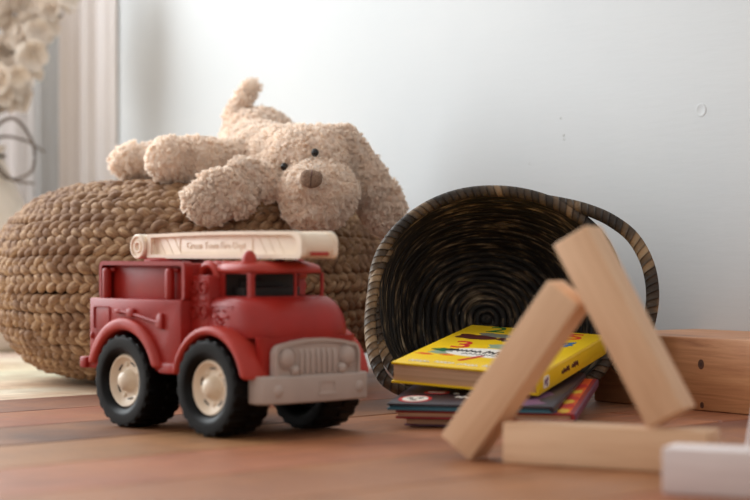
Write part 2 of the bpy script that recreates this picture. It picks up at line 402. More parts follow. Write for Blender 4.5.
# ================================================================== VASE AND BLOSSOM BRANCHES
vx, vy = -.683, 3.25
vase = thing('floor_vase', 'tall cream vase of white blossom on the floor behind the pouf', 'vase', (vx, vy, 0))
m = MB(); prof = [(0, .0), (.062, .0), (.07, .006), (.088, .06), (.092, .13), (.082, .20), (.062, .25), (.042, .29), (.030, .318), (.028, .334), (.034, .342), (.030, .342), (.024, .334), (.026, .318), (.036, .29), (.05, .25), (.06, .2), (0, .19)]
m.lathe(prof, 48, cap=False); m.build('vase_body', 'vase_cream', vase)
m = MB(); m.lathe([(.0295, .322), (.0325, .3225), (.0325, .3275), (.0295, .328)], 40, cap=False); m.build('neck_band', 'stem_brown', vase)
def blossom_mesh(seed, size):
    r_ = random.Random(seed); m = MB()
    for kq in range(5):
        a0 = kq*2*PI/5+r_.uniform(-.2, .2); n = 6; V = []; F = []
        cup = r_.uniform(.1, .7)
        for i in range(n+1):
            t = i/n; wd = size*.55*math.sin(PI*min(1, t*.86+.08))**.7
            for j in range(5):
                b = (j-2)/2
                rr = size*t*math.cos(cup*t*.7); zz = size*(t*math.sin(cup*t)+.10*b*b)+r_.uniform(-.02, .02)*size
                V.append((rr*math.cos(a0)-b*wd*math.sin(a0), rr*math.sin(a0)+b*wd*math.cos(a0), zz))
        for i in range(n):
            for j in range(4): F.append((i*5+j, i*5+j+1, (i+1)*5+j+1, (i+1)*5+j))
        m.add(V, F)
    return m.mesh('blossom', 'petal', True, None)
bl = [blossom_mesh(i, .026) for i in range(4)]
lm = MB(); V = []; F = []
for i in range(9):
    t = i/8; wd = .0065*math.sin(PI*t)**.8
    for b in (-1, 0, 1): V.append((t*.05, b*wd, .012*t*t-.002*abs(b)))
for i in range(8):
    for j in range(2): F.append((i*3+j, i*3+j+1, (i+1)*3+j+1, (i+1)*3+j))
lm.add(V, F); leafm = lm.mesh('leaf', 'leaf_dark', True, None)
base = Vector((vx, vy, 0)); VS = 1.05; vase.scale = (VS, VS, VS)
branches = [  # control points relative to the vase, then blossoms along the upper part
    ([(0, 0, .21), (.008, -.01, .34), (.03, -.03, .42), (.062, -.03, .49), (.105, -.02, .56), (.165, 0, .64)], 52, 'blossom branch leaning right out of the vase toward the curtain'),
    ([(0, .005, .21), (.002, 0, .34), (-.012, -.03, .44), (-.02, -.03, .52), (-.012, -.01, .59), (.004, .0, .66)], 36, 'upright blossom branch in the middle of the cream vase'),
    ([(.002, .003, .21), (.005, .005, .34), (.02, .02, .45), (.035, .03, .54), (.06, .03, .60), (.075, .03, .66)], 40, 'rear blossom branch rising behind the others in the vase')]
for bi, (pts, nb_, lab) in enumerate(branches):
    br = thing('blossom_branch', lab, 'branch', base, group='blossom branches in the cream vase')
    br.scale = (VS, VS, VS)
    P = smoothpath(pts, 50); m = MB(); m.tube(P, np.linspace(.0042, .0016, len(P)), 7); m.build('stem', 'stem_brown', br)
    r_ = random.Random(bi+3)
    for i in range(nb_):
        t = .32+.68*(i+.5)/nb_; p = Vector(P[int(t*(len(P)-1))])
        d = Vector((r_.uniform(-1, 1), r_.uniform(-1, .5), r_.uniform(-.5, .8))).normalized()
        o = link('blossom', bl[(i+bi) % 4], br); o.location = p+d*r_.uniform(.012, .044); o.rotation_euler = d.to_track_quat('Z', 'Y').to_euler(); s_ = r_.uniform(.75, 1.15); o.scale = (s_, s_, s_)
    for i in range(3):
        p = Vector(P[int(r_.uniform(.45, .95)*(len(P)-1))]); o = link('leaf', leafm, br); o.location = p
        o.rotation_euler = (r_.uniform(-.6, .6), r_.uniform(-.6, .1), r_.uniform(-.8, .8) if i else .05)
tw = thing('curly_twig', 'thin curly brown twig looping out of the vase neck', 'twig', base)
m = MB()
for pts in ([(.0, -.01, .22), (.004, -.012, .335), (.02, -.03, .37), (.055, -.04, .385), (.085, -.04, .345), (.084, -.04, .30), (.05, -.035, .285), (.026, -.03, .30), (.012, -.02, .34)],
            [(.0, -.012, .22), (.006, -.014, .335), (.03, -.035, .355), (.07, -.04, .35), (.105, -.04, .33)],
            [(.0, -.012, .22), (.002, -.014, .335), (.022, -.035, .315), (.05, -.04, .285), (.088, -.04, .278)]):
    P = smoothpath(pts, 60); m.tube(P, np.linspace(.0032, .0018, len(P)), 7)
m.build('stem', 'stem_brown', tw); tw.scale = (VS, VS, VS)

# ================================================================== BRAIDED POUF
pouf = thing('jute_pouf', 'round braided natural jute pouf under the plush dog', 'pouf', (-.246, 2.507, 0))
prof = np.array([(.0, .2625), (.06, .2635), (.12, .2625), (.172, .2545), (.222, .232), (.256, .190), (.269, .140), (.262, .088), (.238, .045), (.20, .018), (.155, .010), (.10, .010), (.0, .010)])
pr = smoothpath(prof, 240); sl = np.concatenate([[0], np.cumsum(np.linalg.norm(np.diff(pr, axis=0), axis=1))])
pitch = .0236; rows = int(sl[-1]/pitch); row_i = 0
inner = []
for i in range(0, len(pr), 6):
    T = pr[min(i+1, len(pr)-1)]-pr[max(i-1, 0)]; T /= np.linalg.norm(T); N_ = np.array([-T[1], T[0]])*-1
    inner.append((max(pr[i][0]+(-T[1])*-.0*0 - abs(0)+(-T[1]*0), 0), pr[i][1]))
m = MB(); core = [(max(r-.013*(1 if r > .02 else 0), 0.0001), .135+(z-.135)*.90) for r, z in pr[::6]]
m.lathe(core, 72, cap=False); m.build('gap_shade_core', 'jute_gap_shade', pouf)  # dark core under the braids, shade of the gaps put into its colour
for ri in range(rows):
    s_ = (ri+.5)*pitch; r0 = np.interp(s_, sl, pr[:, 0]); z0 = np.interp(s_, sl, pr[:, 1])
    if r0 < .012 or (z0 < .02 and r0 < .12): continue
    r1 = np.interp(s_+.004, sl, pr[:, 0]); z1 = np.interp(s_+.004, sl, pr[:, 1]); ra = np.interp(s_-.004, sl, pr[:, 0]); za = np.interp(s_-.004, sl, pr[:, 1])
    T = np.array([r1-ra, z1-za]); T /= np.linalg.norm(T); Nn = np.array([-T[1], T[0]])
    per = max(3, round(2*PI*r0/.051)); ns = per*16; m = MB(); ph0 = rng.uniform(0, 6)
    ang_ = np.arange(ns)*2*PI/ns; phi = ang_*per+ph0
    wob = .0016*np.sin(ang_*5+ph0)+.001*np.sin(ang_*11+2*ph0)
    dirn = 1 if ri % 2 else -1
    for sidx in range(3):
        f_ = dirn*phi+sidx*2*PI/3
        lump = rng.normal(size=per*2+2); k6 = np.interp(((f_/PI) % (per*2)), np.arange(per*2+2), lump); amp = 1+.06*k6; jit = .0014*np.interp((ang_/(2*PI)*per*2), np.arange(per*2+2), rng.normal(size=per*2+2))*np.sin(ang_/2)**.2
        acr = .0073*np.sin(f_)+wob; out = -.0058+.0038*np.sin(2*f_)+jit
        R_ = r0+acr*T[0]-out*Nn[0]*-1; Z_ = z0+acr*T[1]+out*Nn[1]
        P = np.stack([R_*np.cos(ang_), R_*np.sin(ang_), Z_], 1)
        upv = np.stack([Nn[0]*np.cos(ang_), Nn[0]*np.sin(ang_), np.full(ns, Nn[1])], 1)
        rad = .0060*np.clip(amp, .8, 1.2)
        m.tube(P, rad, 7, True, up=upv, flat=1.12)
    m.build('braid_row', 'jute', pouf, True, None)

# ================================================================== PLUSH DOG
dog = thing('plush_dog', 'cream fluffy plush dog lying on top of the jute pouf', 'plush toy', (-.16, 2.43, .264))
def blob(parts, vox=.0045, smooth=6):
    m = MB()
    for c, r, e in parts: m.ball(c, r, Euler(e) if e else None, 24, 16)
    me = m.mesh('tmp', 'plush_skin'); o = bpy.data.objects.new('tmp', me); COL.objects.link(o)
    rm = o.modifiers.new('r', 'REMESH'); rm.mode = 'VOXEL'; rm.voxel_size = vox
    sm = o.modifiers.new('s', 'SMOOTH'); sm.iterations = smooth; sm.factor = .5
    bpy.context.view_layer.update()
    r = bpy.data.meshes.new_from_object(o.evaluated_get(bpy.context.evaluated_depsgraph_get()))
    bpy.data.objects.remove(o); r.polygons.foreach_set('use_smooth', [True]*len(r.polygons)); return r
def fur_mesh(me, count, length=.0086, width=.0010, comb=(0, -.15, -.45), seed=1, avoid=()):
    r_ = np.random.default_rng(seed)
    me.calc_loop_triangles(); nv = len(me.vertices)
    co = np.empty(nv*3); me.vertices.foreach_get('co', co); co = co.reshape(-1, 3)
    no = np.empty(nv*3); me.vertices.foreach_get('normal', no); no = no.reshape(-1, 3)
    tr_ = np.empty(len(me.loop_triangles)*3, int); me.loop_triangles.foreach_get('vertices', tr_); tr_ = tr_.reshape(-1, 3)
    A, B, C = co[tr_[:, 0]], co[tr_[:, 1]], co[tr_[:, 2]]
    ar = np.linalg.norm(np.cross(B-A, C-A), axis=1); idx = r_.choice(len(tr_), count, p=ar/ar.sum())
    u = r_.random(count); v = r_.random(count); fl = u+v > 1; u[fl] = 1-u[fl]; v[fl] = 1-v[fl]; w_ = 1-u-v
    P = A[idx]*w_[:, None]+B[idx]*u[:, None]+C[idx]*v[:, None]
    N = no[tr_[idx, 0]]*w_[:, None]+no[tr_[idx, 1]]*u[:, None]+no[tr_[idx, 2]]*v[:, None]; N /= np.linalg.norm(N, axis=1)[:, None]
    keep = np.ones(count, bool)
    for c, rad in avoid: keep &= np.linalg.norm(P-np.array(c), axis=1) > rad
    P, N = P[keep], N[keep]; count = len(P)
    # clumps: each hair leans toward its clump centre, clumps swirl
    nc = count//22; ci = r_.choice(count, nc, replace=False); cen = P[ci]
    from mathutils.kdtree import KDTree
    kd = KDTree(nc)
    for i, c in enumerate(cen): kd.insert(c, i)
    kd.balance(); near = np.array([kd.find(p)[1] for p in P])
    sw = r_.normal(size=(nc, 3))*.42; cl = r_.uniform(.7, 1.25, nc)
    D = N*.48+np.array(comb)*.5+sw[near]+r_.normal(size=(count, 3))*.22
    tip = P+D/np.linalg.norm(D, axis=1)[:, None]*(length*cl[near]*r_.uniform(.75, 1.15, count))[:, None]
    ctip = cen[near]+(N*.6+np.array(comb)*.5+sw[near])*length*.75
    tip = tip*.6+ctip*.4
    tipd = np.einsum('ij,ij->i', tip-P, N); tip += N*np.clip(.003-tipd, 0, 1)[:, None]
    mid = (P+tip)/2+N*length*.20
    W = np.cross(tip-P, N+r_.normal(size=(count, 3))*.4); W /= np.linalg.norm(W, axis=1)[:, None]+1e-9; W *= (width*r_.uniform(.7, 1.3, count))[:, None]*.5
    P = P-N*.001
    V = np.stack([P-W, P+W, mid+W*.9, mid-W*.9, tip], 1).reshape(-1, 3)
    b = np.arange(count)*5
    q = np.stack([b, b+1, b+2, b+3], 1); t_ = np.stack([b+3, b+2, b+4], 1)
    fm_ = bpy.data.meshes.new('fur'); nl = count*7
    fm_.vertices.add(len(V)); fm_.vertices.foreach_set('co', V.ravel())
    fm_.loops.add(nl); fm_.loops.foreach_set('vertex_index', np.concatenate([q, t_], 1).ravel())
    fm_.polygons.add(count*2)
    st = np.stack([np.arange(count)*7, np.arange(count)*7+4], 1).ravel(); fm_.polygons.foreach_set('loop_start', st)
    fm_.polygons.foreach_set('use_smooth', [True]*(count*2))
    fm_.materials.append(M['plush_fur']); fm_.update(calc_edges=True); fm_.validate(); return fm_
D0 = Vector((.16, -2.43, -.264))
def L_(x, y, z): return Vector((x, y, z))+D0
body_parts = [
    (L_(-.160, 2.57, .312), (.056, .062, .058), None),           # rump
    (L_(-.160, 2.50, .300), (.054, .070, .046), None),           # belly
    (L_(-.140, 2.43, .296), (.054, .070, .040), None),           # chest
    (L_(-.115, 2.375, .292), (.048, .055, .040), None),          # neck
    (L_(-.0865, 2.325, .2835), (.053, .052, .045), None),        # skull
    (L_(-.068, 2.318, .286), (.042, .048, .042), None),
    (L_(-.0705, 2.278, .2455), (.048, .046, .039), None),        # muzzle
    (L_(-.0730, 2.272, .225), (.038, .036, .026), None),         # chin
    (L_(-.079, 2.258, .254), (.030, .034, .022), None),
    (L_(-.192, 2.580, .362), (.016, .016, .020), (0, .3, 0)),    # tail
    (L_(-.186, 2.583, .378), (.0135, .0135, .022), (0, .45, 0)),
    (L_(-.176, 2.586, .398), (.012, .012, .018), (0, .45, 0)),
    (L_(-.185, 2.385, .288), (.040, .030, .027), (0, .05, 0)),   # front limb
    (L_(-.225, 2.365, .289), (.040, .029, .029), (0, 0, -.15)),
    (L_(-.260, 2.355, .289), (.030, .030, .028), None),
    (L_(-.235, 2.440, .288), (.060, .026, .024), (0, 0, 0)),     # rear limb
    (L_(-.292, 2.440, .291), (.040, .025, .0235), None),
    (L_(-.322, 2.440, .291), (.026, .024, .022), None),
    (L_(-.05, 2.46, .286), (.050, .034, .026), (0, 0, .4)),      # far limb under the right ear
]
bme = blob(body_parts); body = link('body', bme, dog)
bme.materials.clear(); bme.materials.append(M['plush_skin'])
bvh = BVHTree.FromPolygons([v.co.copy() for v in bme.vertices], [tuple(p.vertices) for p in bme.polygons])
def front(x, z):
    h = bvh.ray_cast(Vector((x, 1.9, z))+D0, Vector((0, 1, 0))); return h[0]
e1 = front(-.1115, .2765); e2 = front(-.0735, .2935); nz = front(-.0765, .2595)
avoid = [(tuple(e1), .0055), (tuple(e2), .0055), (tuple(nz), .012)]
link('fur', fur_mesh(bme, 150000, comb=(.0, -.12, -.35), seed=2, avoid=avoid), body, kind='stuff')
for i, e in enumerate((e1, e2)):
    m = MB(); m.ball((0, 0, 0), (.0046, .0042, .0052), u=16, v=10); o = m.build('eye', 'eye_black', dog, label='small shiny black eye'); o.location = e+Vector((0, -.0045, 0))
m = MB()
for c, r in (((0, 0, 0), (.0135, .008, .0112)), ((-.006, 0, .003), (.0072, .0075, .0072)), ((.006, 0, .003), (.0072, .0075, .0072)), ((0, 0, -.0055), (.0075, .007, .006))): m.ball(c, r, u=20, v=12)
o = m.build('nose', 'nose_felt', dog, label='brown felt nose'); o.location = nz+Vector((0, -.005, 0)); o.rotation_euler = (-.1, .12, 0)
m = MB(); m.tube([(0, -.0078, .009), (0, -.0086, .002), (0, -.008, -.010)], .0006, 6); s_ = m.build('nose_seam', 'ink_brown', o)
ear_l = [(L_(-.118, 2.310, .272), (.026, .016, .020), (0, .5, 0)), (L_(-.148, 2.272, .261), (.036, .014, .021), (0, .50, .1)), (L_(-.180, 2.256, .244), (.038, .0135, .0240), (0, .50, 0)), (L_(-.205, 2.252, .231), (.030, .013, .0230), (0, .5, 0))]
ear_r = [(L_(-.041, 2.318, .310), (.020, .017, .020), None), (L_(-.028, 2.312, .292), (.021, .016, .030), (0, -.45, 0)), (L_(-.010, 2.312, .264), (.024, .016, .034), (0, -.45, 0)), (L_(.006, 2.322, .234), (.028, .015, .034), (0, -.40, 0)), (L_(.015, 2.330, .217), (.024, .014, .026), (0, -.3, 0))]
for i, ep in enumerate((ear_l, ear_r)):
    em = blob(ep, .004, 5); em.materials.clear(); em.materials.append(M['plush_skin'])
    e = link('ear', em, dog); link('fur', fur_mesh(em, 34000, comb=((-.25, -.1, -.3), (.15, -.1, -.35))[i], seed=5+i), e, kind='stuff')

# ================================================================== TOY FIRE TRUCK  (local: x forward, y to its left, z up)
TH = math.radians(-47); FW = Vector((math.cos(TH), math.sin(TH), 0)); LF = Vector((-math.sin(TH), math.cos(TH), 0))
tc_ = Vector((-.2015, 1.752, 0))+LF*.0775
truck = thing('toy_fire_truck', 'red plastic toy fire truck with cream ladder and black tyres', 'toy truck', tc_, (0, 0, TH))
WX, WZ, WR = .067, .0455, .0455
# lower rear body with wheel arches
arch = arc(-WX, WZ, .0495, math.asin((.057-WZ)/.0495), PI-math.asin((.057-WZ)/.0495), 18)
m = MB(); m.prism([(.0215, .1255), (.0215, .057)]+arch+[(-.1290, .057), (-.1290, .1255)], -.072, .072, 'xz', .0018)
rear = m.build('rear_body', 'red_plastic', truck)
for sd in (-1, 1):   # side details, both sides
    y = sd*.072; yo = sd*.0735
    m = MB(); pr_ = arc(-WX, WZ, .0615, .22, PI-.22, 26); pi_ = arc(-WX, WZ, .0490, .30, PI-.30, 26)
    m.prism(pr_+pi_[::-1], y*.60, sd*.0775, 'xz', .0042, 3, .9); m.build('rear_fender', 'red_pale', rear)
    m = MB(); o1 = rrect(-.121, .094, -.0935, .1175, .003); i1 = rrect(-.1198, .0952, -.0947, .1163, .0025)
    m.ring(o1, i1, y*.995, yo*.996); m.build('locker_door', 'red_plastic', rear)
    m = MB(); m.ball((-.1240, y, .088), (.003, .0022, .0036)); m.build('knob', 'red_plastic', rear)
    m = MB(); m.tube([(-.074, yo, .1135), (-.045, yo, .1095), (-.012, yo, .1035)], .0019, 8); m.rbox((-.056, yo, .1120), (.011, .005, .0085), .0015); m.rbox((-.077, yo, .1130), (.010, .004, .0045), .0012)
    m.prism([(-.016, .1000), (-.010, .0975), (-.0045, .0975), (-.0045, .1125), (-.010, .1125), (-.013, .1085)], y*.995, sd*.0752, 'xz', .0008)
    m.build('axe', 'red_plastic', rear)
    for bx0, bw0 in ((.0045, .034), (-.125, .026)):
        m = MB(); m.rbox((bx0, sd*.0635, .0605), (bw0, .021, .0105), .002); m.build('running_board', 'red_plastic', truck)
m = MB(); m.rbox((-.1335, 0, .061), (.011, .155, .0115), .002); m.build('rear_step', 'red_plastic', truck)
# upper box with recessed sides
m = MB(); m.rbox((-.0475, 0, .1425), (.136, .118, .035), .001)
ub = m.build('rear_box', 'red_plastic', truck)
for sd in (-1, 1):
    oo = rrect(-.1175, .1245, .0225, .1620, .006); ii = rrect(-.1135, .1250, .0185, .1580, .004)
    m = MB(); m.ring(oo, ii, sd*.058, sd*.0685); m.build('rail_frame', 'red_plastic', ub, True, .6)
    for xx in (-.1080, -.0040):
        m = MB(); m.rbox((xx, sd*.0655, .1400), (.0085, .0085, .0310), .003, seg=3); m.rbox((xx+.003, sd*.061, .1535), (.012, .006, .004), .0015); m.build('grab_rail', 'red_plastic', ub)
# pump section with gauges, hose reel
m = MB(); m.rbox((.0345, 0, .103), (.029, .120, .092), .0015); pump = m.build('pump_panel', 'red_plastic', truck)
for sd in (-1, 1):
    for gx, gz in ((.0285, .1380), (.0415, .1380), (.0285, .1150), (.0415, .1150), (.0285, .0920)):
        m = MB(); mt = Matrix.Translation((gx, sd*.0595, gz)) @ Matrix.Rotation(-sd*PI/2, 4, 'X')
        m.lathe([(.0064, -.001), (.0064, .0020), (.0059, .0027), (.0049, .0027), (.0045, .0006), (.0028, .0006), (.0026, .0016), (0, .0016)], 22, mt); m.build('gauge', 'red_plastic', pump)
    for gx in (.0285, .0415):
        m = MB(); m.rbox((gx, sd*.060, .1265), (.009, .002, .0045), .0008); m.build('valve', 'red_plastic', pump)
m = MB(); m.rbox((.035, .040, .153), (.034, .040, .016), .002); m.build('hose_bed', 'red_plastic', truck)
for kq in range(4):
    m = MB(); cy = -.048+kq*.0095; P = [(.0340+.0125*math.cos(a), cy, .1455+.0135*math.sin(a)) for a in np.linspace(.05, PI-.05, 18)]
    m.tube(P, .0036, 8); m.build('hose_loop', 'red_pale', truck)
# cab
def slice_loft(m, sl, n=2.8, seg=20, cap=True):
    rings = []
    for z, xr, xf, hw, *e in sl:
        nn = e[0] if e else n; xm = xr+(xf-xr)*(.42 if n > 2.7 else .30); R_ = [(xr, -hw+.003, z), (xr+.003, -hw, z)]
        for i in range(seg+1):
            a = -PI/2+PI*i/seg; sa, ca = math.sin(a), max(0, math.cos(a))
            R_.append((xm+(xf-xm)*ca**(2/nn), hw*math.copysign(abs(sa)**(2/nn), sa), z))
        R_ += [(xr+.003, hw, z), (xr, hw-.003, z)]; rings.append(R_)
    k_ = len(rings[0]); V = [v for r in rings for v in r]; F = []
    for i in range(len(rings)-1):
        for j in range(k_): F.append((i*k_+j, i*k_+(j+1) % k_, (i+1)*k_+(j+1) % k_, (i+1)*k_+j))
    if cap: F += [tuple(range(k_))[::-1], tuple((len(rings)-1)*k_+j for j in range(k_))]
    m.add(V, F); return m
m = MB(); slice_loft(m, [(.0920, .047, .1255, .0595, 3.8), (.098, .047, .1262, .0600, 3.8), (.106, .047, .1250, .0600, 3.6), (.113, .047, .1220, .0595, 3.4), (.119, .047, .1180, .0590, 3.2), (.1235, .047, .1130, .0580, 3.1), (.1265, .0475, .1085, .0560, 3.0), (.1285, .049, .1040, .0530, 3.0), (.1290, .051, .1010, .0500, 3.0)], 3.5)
cab = m.build('cab_body', 'red_plastic', truck, True, .9)
m = MB(); slice_loft(m, [(.0560, .1130, .1235, .0540), (.0600, .1130, .1250, .0555), (.0930, .1130, .1255, .0590)], 3.8); m.build('nose_panel', 'red_plastic', cab)
m = MB(); slice_loft(m, [(.1510, .0450, .1050, .0470), (.1520, .0430, .1075, .0485), (.1540, .0420, .1080, .0490), (.1575, .0430, .1060, .0475), (.1600, .0460, .1010, .0430), (.1617, .0510, .0930, .0360), (.1625, .058, .084, .026)], 2.6); roof = m.build('cab_roof', 'red_pale', truck, True, .9)
def framewall(m, p0, p1, z0, z1, m0, m1, mb, mt_, th=.0018):
    p0, p1 = Vector(p0), Vector(p1); d = (p1-p0); Ln = d.length; d.normalize(); nn = Vector((d.y, -d.x))
    outer = [(0, z0), (Ln, z0), (Ln, z1), (0, z1)]; k_ = 5
    inn = rrect(m0, z0+mb, Ln-m1, z1-mt_, .002, 3)
    # match the outer loop to the inner loop
    out2 = []
    for (a, z) in inn:
        ca = Ln if a > Ln/2 else 0; cz = z1 if z > (z0+z1)/2 else z0
        out2.append((ca, cz))
    V = []; n_ = len(inn)
    for off in (0, -th):
        for q_ in (out2, inn):
            for a, z in q_: V.append((p0.x+d.x*a+nn.x*off, p0.y+d.y*a+nn.y*off, z))
    F = []
    for i in range(n_):
        j = (i+1) % n_; F += [(i, j, n_+j, n_+i), (2*n_+i, 3*n_+i, 3*n_+j, 2*n_+j), (n_+i, n_+j, 3*n_+j, 3*n_+i)]
    m.add(V, F)
RB, RC, AP, LC, LB = (.0470, -.0470), (.0925, -.0450), (.1045, 0), (.0925, .0450), (.0470, .0470)
m = MB()
framewall(m, RB, RC, .1275, .1515, .0085, .0050, .0022, .0010); framewall(m, RC, AP, .1275, .1515, .0042, .0018, .0022, .0010)
framewall(m, AP, LC, .1275, .1515, .0018, .0036, .0022, .0010); framewall(m, LC, LB, .1275, .1515, .0040, .0085, .0022, .0010)
m.rbox((.0480, 0, .1395), (.003, .094, .024), 0)
m.build('window_frame', 'red_plastic', truck, True, .5)
m = MB(); m.rbox((.0515, 0, .1395), (.003, .084, .0235), 0); m.rbox((.061, 0, .1330), (.018, .070, .010), .002); m.rbox((.053, -.012, .139), (.006, .03, .012), .002); m.build('cab_interior_shade', 'chassis_dark', truck)  # added dark panel and boxes, shade inside the cab put into their colour
for (bx, by, br, bh) in ((.075, -.0325, .0072, .0135), (.078, .002, .0052, .0055), (.078, .026, .0052, .0055)):
    m = MB(); pz = .1600; m.lathe([(br*1.3, 0), (br*1.3, .0022), (br, .003)]+[(br*math.cos(a), .003+(bh-.003)*math.sin(a)) for a in np.linspace(.15, PI/2, 8)], 24, Matrix.Translation((bx, by, pz-.001))); m.build('beacon', 'red_pale', roof)
for sd in (-1, 1):
    m = MB(); po = arc(WX+.001, WZ, .0570, .16, PI-.16, 26); pi_ = arc(WX, WZ, .0485, .22, PI-.22, 26)
    m.prism(po+pi_[::-1], sd*.036, sd*.0770, 'xz', .0040, 3, .9); m.build('front_fender', 'red_pale', cab)
    # winged badge pressed into the cab side
    m = MB(); yb = sd*.0602
    m.tube([(.0655+.0085*math.cos(a), yb, .1130+.0045*math.sin(a)) for a in np.linspace(.5, PI-.5, 9)], .0008, 6)
    m.rbox((.0585, yb, .1105), (.007, .0018, .0028), .0007); m.rbox((.0735, yb, .1105), (.009, .0018, .0028), .0007)
    m.tube([(.0600, yb, .1065), (.0655, yb, .1020), (.0715, yb, .1065)], .0010, 6); m.tube([(.061, yb, .1120), (.0665, yb, .1065), (.0705, yb, .1120)], .0008, 6)
    m.build('winged_badge', 'red_plastic', cab)
    m = MB(); m.tube([(.0525, sd*.0600, .0985), (.0525, sd*.0598, .1200), (.0830, sd*.0585, .1205), (.0838, sd*.0588, .108)], .0006, 6); m.build('door_seam', 'red_plastic', cab)
m = MB(); m.lathe([(.0052, -.002), (.0052, .0009), (.0044, .0012), (.0038, .0004), (0, .0006)], 24, Matrix.Translation((.1178, .006, .1130)) @ Matrix.Rotation(PI/2-.42, 4, 'Y')); m.build('hood_badge', 'red_plastic', cab)
FX = .0055
def FB(m, *a):
    m.V = [(x+FX, y*.90+.002, z) for x, y, z in m.V]; return m.build(*a)
# grille
def gout(s=1., d=0):
    pts = [(-.0575+d, .0545+d), (.0575-d, .0545+d), (.0575-d, .0760)]
    pts += arc(.0475, .0765, .0100-d, 0, PI/2*.9, 6)[1:]+[(.030, .0895-d), (.012, .0912-d), (-.012, .0912-d), (-.030, .0895-d)]+[(-a, b) for a, b in arc(.0475, .0765, .0100-d, PI/2*.9, 0, 6)]
    return pts
m = MB(); m.prism(gout(), .1195, .1265, 'yz', .0015); gr_ = FB(m, 'grille', 'grey_plastic', truck)
go, gi = gout(), gout(1, .0032)
m = MB(); m.ring(go, gi, .1255, .1290, 'yz'); FB(m, 'grille_rim', 'grey_plastic', gr_, True, .5)
for kq in range(7):
    yy = -.0225+kq*.0075; m = MB(); m.prism([(.1260, .0590), (.1290, .0590), (.1290, .0765), (.1275, .0815), (.1260, .0830)], yy-.0024, yy+.0024, 'xz', .0007); FB(m, 'grille_bar', 'grey_plastic', gr_)
m = MB(); m.prism(rrect(-.0285, .0575, .0285, .0850, .004), .1262, .1268, 'yz'); FB(m, 'grille_recess', 'grey_plastic', gr_)
for sd in (-1, 1):
    m = MB(); m.lathe([(.0108, 0), (.0108, .002), (.0098, .0028), (.0092, .0018)]+[(.0088*math.cos(a), .0018+.0036*math.sin(a)) for a in np.linspace(.0, PI/2, 7)], 28, Matrix.Translation((.1262, sd*.0415, .0740)) @ Matrix.Rotation(PI/2, 4, 'Y')); FB(m, 'headlight', 'grey_plastic', gr_)
    m = MB(); m.lathe([(.0052, 0), (.0052, .003)]+[(.0046*math.cos(a), .003+.003*math.sin(a)) for a in np.linspace(.0, PI/2, 6)], 20, Matrix.Translation((.1262, sd*.0320, .0625)) @ Matrix.Rotation(PI/2, 4, 'Y')); FB(m, 'turn_signal', 'grey_plastic', gr_)
m = MB(); xs = .1185
bo = [(-.0735, .106), (-.0745, .118), (-.0715, .1255), (-.060, .1300), (-.03, .1312), (0, .1318), (.03, .1312), (.060, .1300), (.0715, .1255), (.0745, .118), (.0735, .106)]
m.prism([(b, a) for a, b in bo], .0325, .0580, 'xy', .0022, 3, .8); bump = FB(m, 'front_bumper', 'grey_plastic', truck)
for sd in (-1, 1):
    m = MB(); m.ball((.1285, sd*.055, .0445), (.004, .0065, .0065)); FB(m, 'fog_lamp', 'grey_plastic', bump)
m = MB(); m.ring(rrect(-.002, .0375, .020, .0525, .003), rrect(0, .0385, .018, .0510, .002), .1300, .1325, 'yz'); m.rbox((.1312, .009, .0400), (.003, .026, .003), .0008); FB(m, 'tow_plate', 'grey_plastic', bump)
# chassis and axles
m = MB(); m.rbox((-.008, 0, .049), (.235, .060, .024), .002); m.rbox((.015, 0, .072), (.18, .060, .030), .002)
for sx in (-1, 1):
    m.lathe([(.006, -.070), (.006, .070)], 12, Matrix.Translation((sx*WX, 0, WZ)) @ Matrix.Rotation(PI/2, 4, 'X'))
m.build('chassis', 'chassis_dark', truck)
# wheels: tyre with tread blocks > hub
tw_ = .0455
def tyre():
    m = MB(); R_ = WR; hh = tw_/2
    p = [(.0245, hh-.0150), (.0255, hh-.0065), (.0275, hh-.0035), (.0300, hh-.0010), (.0335, hh), (.0420, hh-.0006), (.0436, hh-.0022), (.0441, hh-.006), (.0441, -hh+.006), (.0436, -hh+.0022), (.0420, -hh+.0006), (.0335, -hh), (.0275, -hh+.0035), (.0255, -hh+.0065), (.0245, -hh+.0150)]
    p = p[::-1]; m.lathe(p, 64, cap=True)
    nl = 22
    for kq in range(nl):
        a = 2*PI*kq/nl
        for sd in (-1, 1):
            aa = a+(PI/nl if sd > 0 else 0)
            rot = Matrix.Rotation(aa, 4, 'Z')
            b = bmesh.new(); bmesh.ops.create_cube(b, size=1); bmesh.ops.scale(b, vec=(.0036, .0066, .0208), verts=b.verts)
            for v_ in b.verts:
                if abs(v_.co.z) > .009 and v_.co.z*sd > 0: v_.co.x -= .0008 if v_.co.x > 0 else .0006
            bmesh.ops.bevel(b, geom=b.edges[:], offset=.0007, segments=1, affect='EDGES')
            m.bm(b, rot @ Matrix.Translation((R_-.0018, 0, sd*.0112)))
    return m.mesh('tyre', 'tyre_black', True, .7)
def hub():
    m = MB(); hh = tw_/2; z0 = hh-.0065
    m.lathe([(.0258, z0-.004), (.0258, z0+.0005), (.0250, z0+.0015), (.0232, z0+.0012), (.0205, z0-.0030), (.0150, z0-.0042), (.0118, z0-.0036), (.0105, z0-.0015), (.0092, z0+.0018)]+[(.0090*math.cos(a), z0+.0018+.0045*math.sin(a)) for a in np.linspace(.15, PI/2, 7)], 48)
    for kq in range(5):
        a = 2*PI*kq/5+.3; m.ball((.0160*math.cos(a), .0160*math.sin(a), z0-.0038), (.0026, .0026, .0016), u=12, v=8)
    return m.mesh('hub', 'hub_plastic', True, .8)
def hubslot():
    m = MB(); hh = tw_/2; z0 = hh-.0065
    m.tube([(.0178*math.cos(a), .0178*math.sin(a), z0-.0036) for a in np.linspace(-.22, .22, 6)], .0011, 6, flat=.7); return m.mesh('hub_slot', 'chassis_dark')
